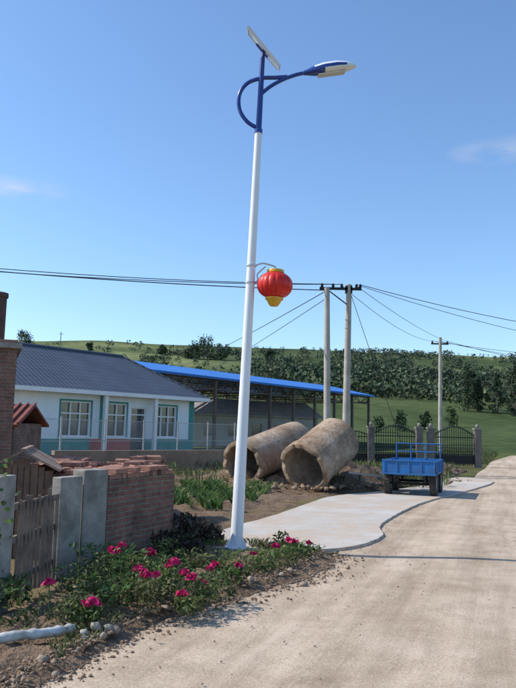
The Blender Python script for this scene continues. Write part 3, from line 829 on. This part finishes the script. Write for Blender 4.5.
for x in (5.72,8.12,8.70,11.02):
    pil.box(x-.16,x+.16,34.95,35.27,-.1,1.85); cap.box(x-.2,x+.2,34.91,35.31,1.85,1.93); cap.lathe([(0,0),(.07,.02),(.1,.1),(.07,.18),(0,.21)],12,0,Matrix.Translation((x,35.12,1.93)))
mb.obj('iron_bars',BLACK,ig); pil.obj('pillars',M('pillar_stone',(.20,.165,.145),(.12,.10,.09),3,.8),ig); cap.obj('pillar_caps',M('cap_stone',(.25,.225,.20),None,3,.8),ig)

# ------------------------------------------------------------------ trees
def trunk(mb,x,y,z,h,r):
    mb.tube([(x,y,z-.3),(x+r*.5,y,z+h*.35),(x,y+r,z+h*.75)],[r,r*.7,r*.25],6)
    for k in range(5):
        a_=random.random()*6.28; s=random.uniform(.3,.6)
        mb.tube([(x,y,z+h*s),(x+math.cos(a_)*h*.14,y+math.sin(a_)*h*.14,z+h*(s+.16)),(x+math.cos(a_)*h*.2,y+math.sin(a_)*h*.2,z+h*(s+.28))],[r*.45,r*.3,r*.1],5)
BARK=M('bark',(.10,.08,.06),(.06,.05,.04),8,.95)
def crown(x,y,z,h,w_,n,ls,col,conic=.4,low=.28,nc=16):
    C0=[]
    out=[]
    for k in range(nc):
        zz=z+h*(low+(.94-low)*(k+.5)/nc); rr=w_*.5*(1-conic*((k+.5)/nc))*random.uniform(.2,.8); a_=random.random()*6.28
        C0.append((x+rr*math.cos(a_),y+rr*math.sin(a_),zz,w_*random.uniform(.15,.26)*(1-conic*.6*k/nc),random.uniform(.6,1.4)))
    per=n//nc
    for cx,cy,cz,cr,br in C0:
        P=rng.normal(size=(per,3)); P/=np.linalg.norm(P,axis=1,keepdims=True)
        P=P*(cr*rng.uniform(.4,1.3,(per,1)))*np.array([1,1,1.15])+np.array([cx,cy,cz])
        out.append(leafquads(P,ls,np.array(col)*br,.35,aspect=.8))
    return out
parts=[];cnt=0;tries=0
while cnt<3300 and tries<60000:
    tries+=1
    y=random.uniform(176,402); x=random.uniform(-60,205)
    e=x/y
    if e<-.17: continue
    nzv=noise.noise(Vector((x/34,y/24,4)))+.5*noise.noise(Vector((x/12,y/10,7)))
    left_=max(0,min(1,(.10-e)/.2))
    th=-.30+.35*left_ if y<285 else .02+.25*left_
    if nzv<th and random.random()<.92: continue
    z=hz(x,y); h=random.uniform(1.8,5.0)*(1.05 if y<285 else .75)
    n_=24; w_=h*random.uniform(.9,1.5)
    P=rng.normal(size=(n_,3)); P/=np.linalg.norm(P,axis=1,keepdims=True)
    P=P*rng.uniform(.5,1,(n_,1))*np.array([w_*.5,w_*.5,h*.48])+np.array([x,y,z+h*.42])
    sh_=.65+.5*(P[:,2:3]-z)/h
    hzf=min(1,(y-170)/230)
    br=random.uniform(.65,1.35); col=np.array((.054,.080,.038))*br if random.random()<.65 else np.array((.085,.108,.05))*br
    col=col*(1-.45*hzf)+np.array((.095,.125,.115))*.45*hzf  # aerial haze painted into the shrub colour, growing with distance
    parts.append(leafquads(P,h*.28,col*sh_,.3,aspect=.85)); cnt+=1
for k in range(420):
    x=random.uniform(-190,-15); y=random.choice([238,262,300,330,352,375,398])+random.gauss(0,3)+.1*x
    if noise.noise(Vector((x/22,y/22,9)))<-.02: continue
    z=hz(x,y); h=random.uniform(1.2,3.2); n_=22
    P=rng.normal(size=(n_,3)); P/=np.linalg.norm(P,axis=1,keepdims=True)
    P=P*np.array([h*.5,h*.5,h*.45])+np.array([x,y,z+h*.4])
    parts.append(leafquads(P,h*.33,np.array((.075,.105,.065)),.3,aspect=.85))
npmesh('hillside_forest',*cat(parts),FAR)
def tree(nm,x,y,h,w_,n,ls,col,conic,low=.28,mat=FAR):
    z=hz(x,y); e=empty(nm); mb=MB(); trunk(mb,x,y,z,h,h*.025); mb.obj('trunk',BARK,e)
    npmesh('crown',*cat(crown(x,y,z,h,w_,n,ls,col,conic,low)),mat,e)
for k in range(20):
    tree('poplar_tree',46+k*2.0+random.uniform(-.8,.8),156+random.uniform(-8,10)-k*.8,random.uniform(6,12),random.uniform(3.2,5),1300,.42,np.array((.048,.072,.036))*random.uniform(.8,1.25),.6,.04)
for x,y,h,w_ in ((-117,350,9,10),(-24,330,11,11),(-29,334,8,9),(-17,326,7,9),(-85,352,3.5,4),(-33,338,5,7),(6,340,5,6),(-48,350,4,6)):
    tree('broadleaf_tree',x,y,h,w_,1200,.7,(.06,.088,.05),.25,.12)
for x,y,h in ((16,92,2.0),(19.5,96,2.6),(24,100,2.4),(30,108,3.0)):
    tree('young_tree',x,y,h,h*.9,700,.26,(.05,.08,.035),.3,.08)
mb=MB(); z=hz(-100,352); mb.box(-100.15,-99.85,352,352.3,z-1,z+9); mb.box(-101.2,-98.8,352.05,352.25,z+7.8,z+8.0); mb.obj('pylon',STEEL)

# ------------------------------------------------------------------ light, sky, camera
sd=Vector((-1,.08,0)).normalized(); el=rad(43)
sun=bpy.data.lights.new('sun','SUN'); sun.energy=4.9; sun.angle=rad(.5); sun.color=(1,.94,.85)
so=bpy.data.objects.new('sun',sun); COL.objects.link(so)
dv=Vector((sd.x*math.cos(el),sd.y*math.cos(el),math.sin(el)))
so.rotation_euler=dv.to_track_quat('Z','Y').to_euler()
W_=bpy.data.worlds.new('World'); S.world=W_; W_.use_nodes=True; nt=W_.node_tree
bg=nt.nodes['Background']; sky=nn(nt,'ShaderNodeTexSky',sky_type='NISHITA'); sky.sun_disc=False
sky.sun_elevation=el; sky.sun_rotation=math.atan2(sd.x,sd.y); sky.air_density=1.1; sky.dust_density=.5; sky.ozone_density=1.6
tc=nn(nt,'ShaderNodeTexCoord')
tint=mix(nt,1.0,sky.outputs[0],(1.03,1.24,1.46),'MULTIPLY')
no=nn(nt,'ShaderNodeTexNoise'); no.inputs['Scale'].default_value=9; no.inputs['Detail'].default_value=8
mp=nn(nt,'ShaderNodeMapping'); mp.inputs['Scale'].default_value=(1,1,3.2); nt.links.new(tc.outputs['Generated'],mp.inputs[0]); nt.links.new(mp.outputs[0],no.inputs['Vector'])
def patch(dirv,rx):
    vm=nn(nt,'ShaderNodeVectorMath',operation='SUBTRACT'); nt.links.new(tc.outputs['Generated'],vm.inputs[0]); vm.inputs[1].default_value=dirv
    v2=nn(nt,'ShaderNodeVectorMath',operation='MULTIPLY'); v2.inputs[1].default_value=(1/rx,1/rx,4.2/rx); nt.links.new(vm.outputs[0],v2.inputs[0])
    ln=nn(nt,'ShaderNodeVectorMath',operation='LENGTH'); nt.links.new(v2.outputs[0],ln.inputs[0])
    mr=nn(nt,'ShaderNodeMapRange'); mr.inputs[1].default_value=1; mr.inputs[2].default_value=0; nt.links.new(ln.outputs['Value'],mr.inputs[0])
    return mr.outputs[0]
p1=patch((-.325,.894,.31),.075); p2=patch((.32,.874,.37),.08)
mx=nn(nt,'ShaderNodeMath',operation='MAXIMUM'); nt.links.new(p1,mx.inputs[0]); nt.links.new(p2,mx.inputs[1])
rn=nn(nt,'ShaderNodeMapRange'); rn.inputs[1].default_value=.35; rn.inputs[2].default_value=.7; nt.links.new(no.outputs['Fac'],rn.inputs[0])
mu=nn(nt,'ShaderNodeMath',operation='MULTIPLY'); nt.links.new(mx.outputs[0],mu.inputs[0]); nt.links.new(rn.outputs[0],mu.inputs[1])
c=mix(nt,mu.outputs[0],tint,(5.6,5.7,5.9))
nt.links.new(c,bg.inputs[0]); bg.inputs[1].default_value=.14
cam=bpy.data.cameras.new('camera'); co=bpy.data.objects.new('camera',cam); COL.objects.link(co)
cam.sensor_fit='VERTICAL'; cam.sensor_height=36; cam.lens=36*700/688; cam.clip_end=6000; cam.clip_start=.05
co.matrix_world=Matrix.Translation((0,0,1.6))@Matrix.Rotation(rad(90)+math.atan(86/700),4,'X')@Matrix.Rotation(rad(1.3),4,'Z')
S.camera=co
S.view_settings.view_transform='Standard'; S.view_settings.look='None'; S.view_settings.exposure=0
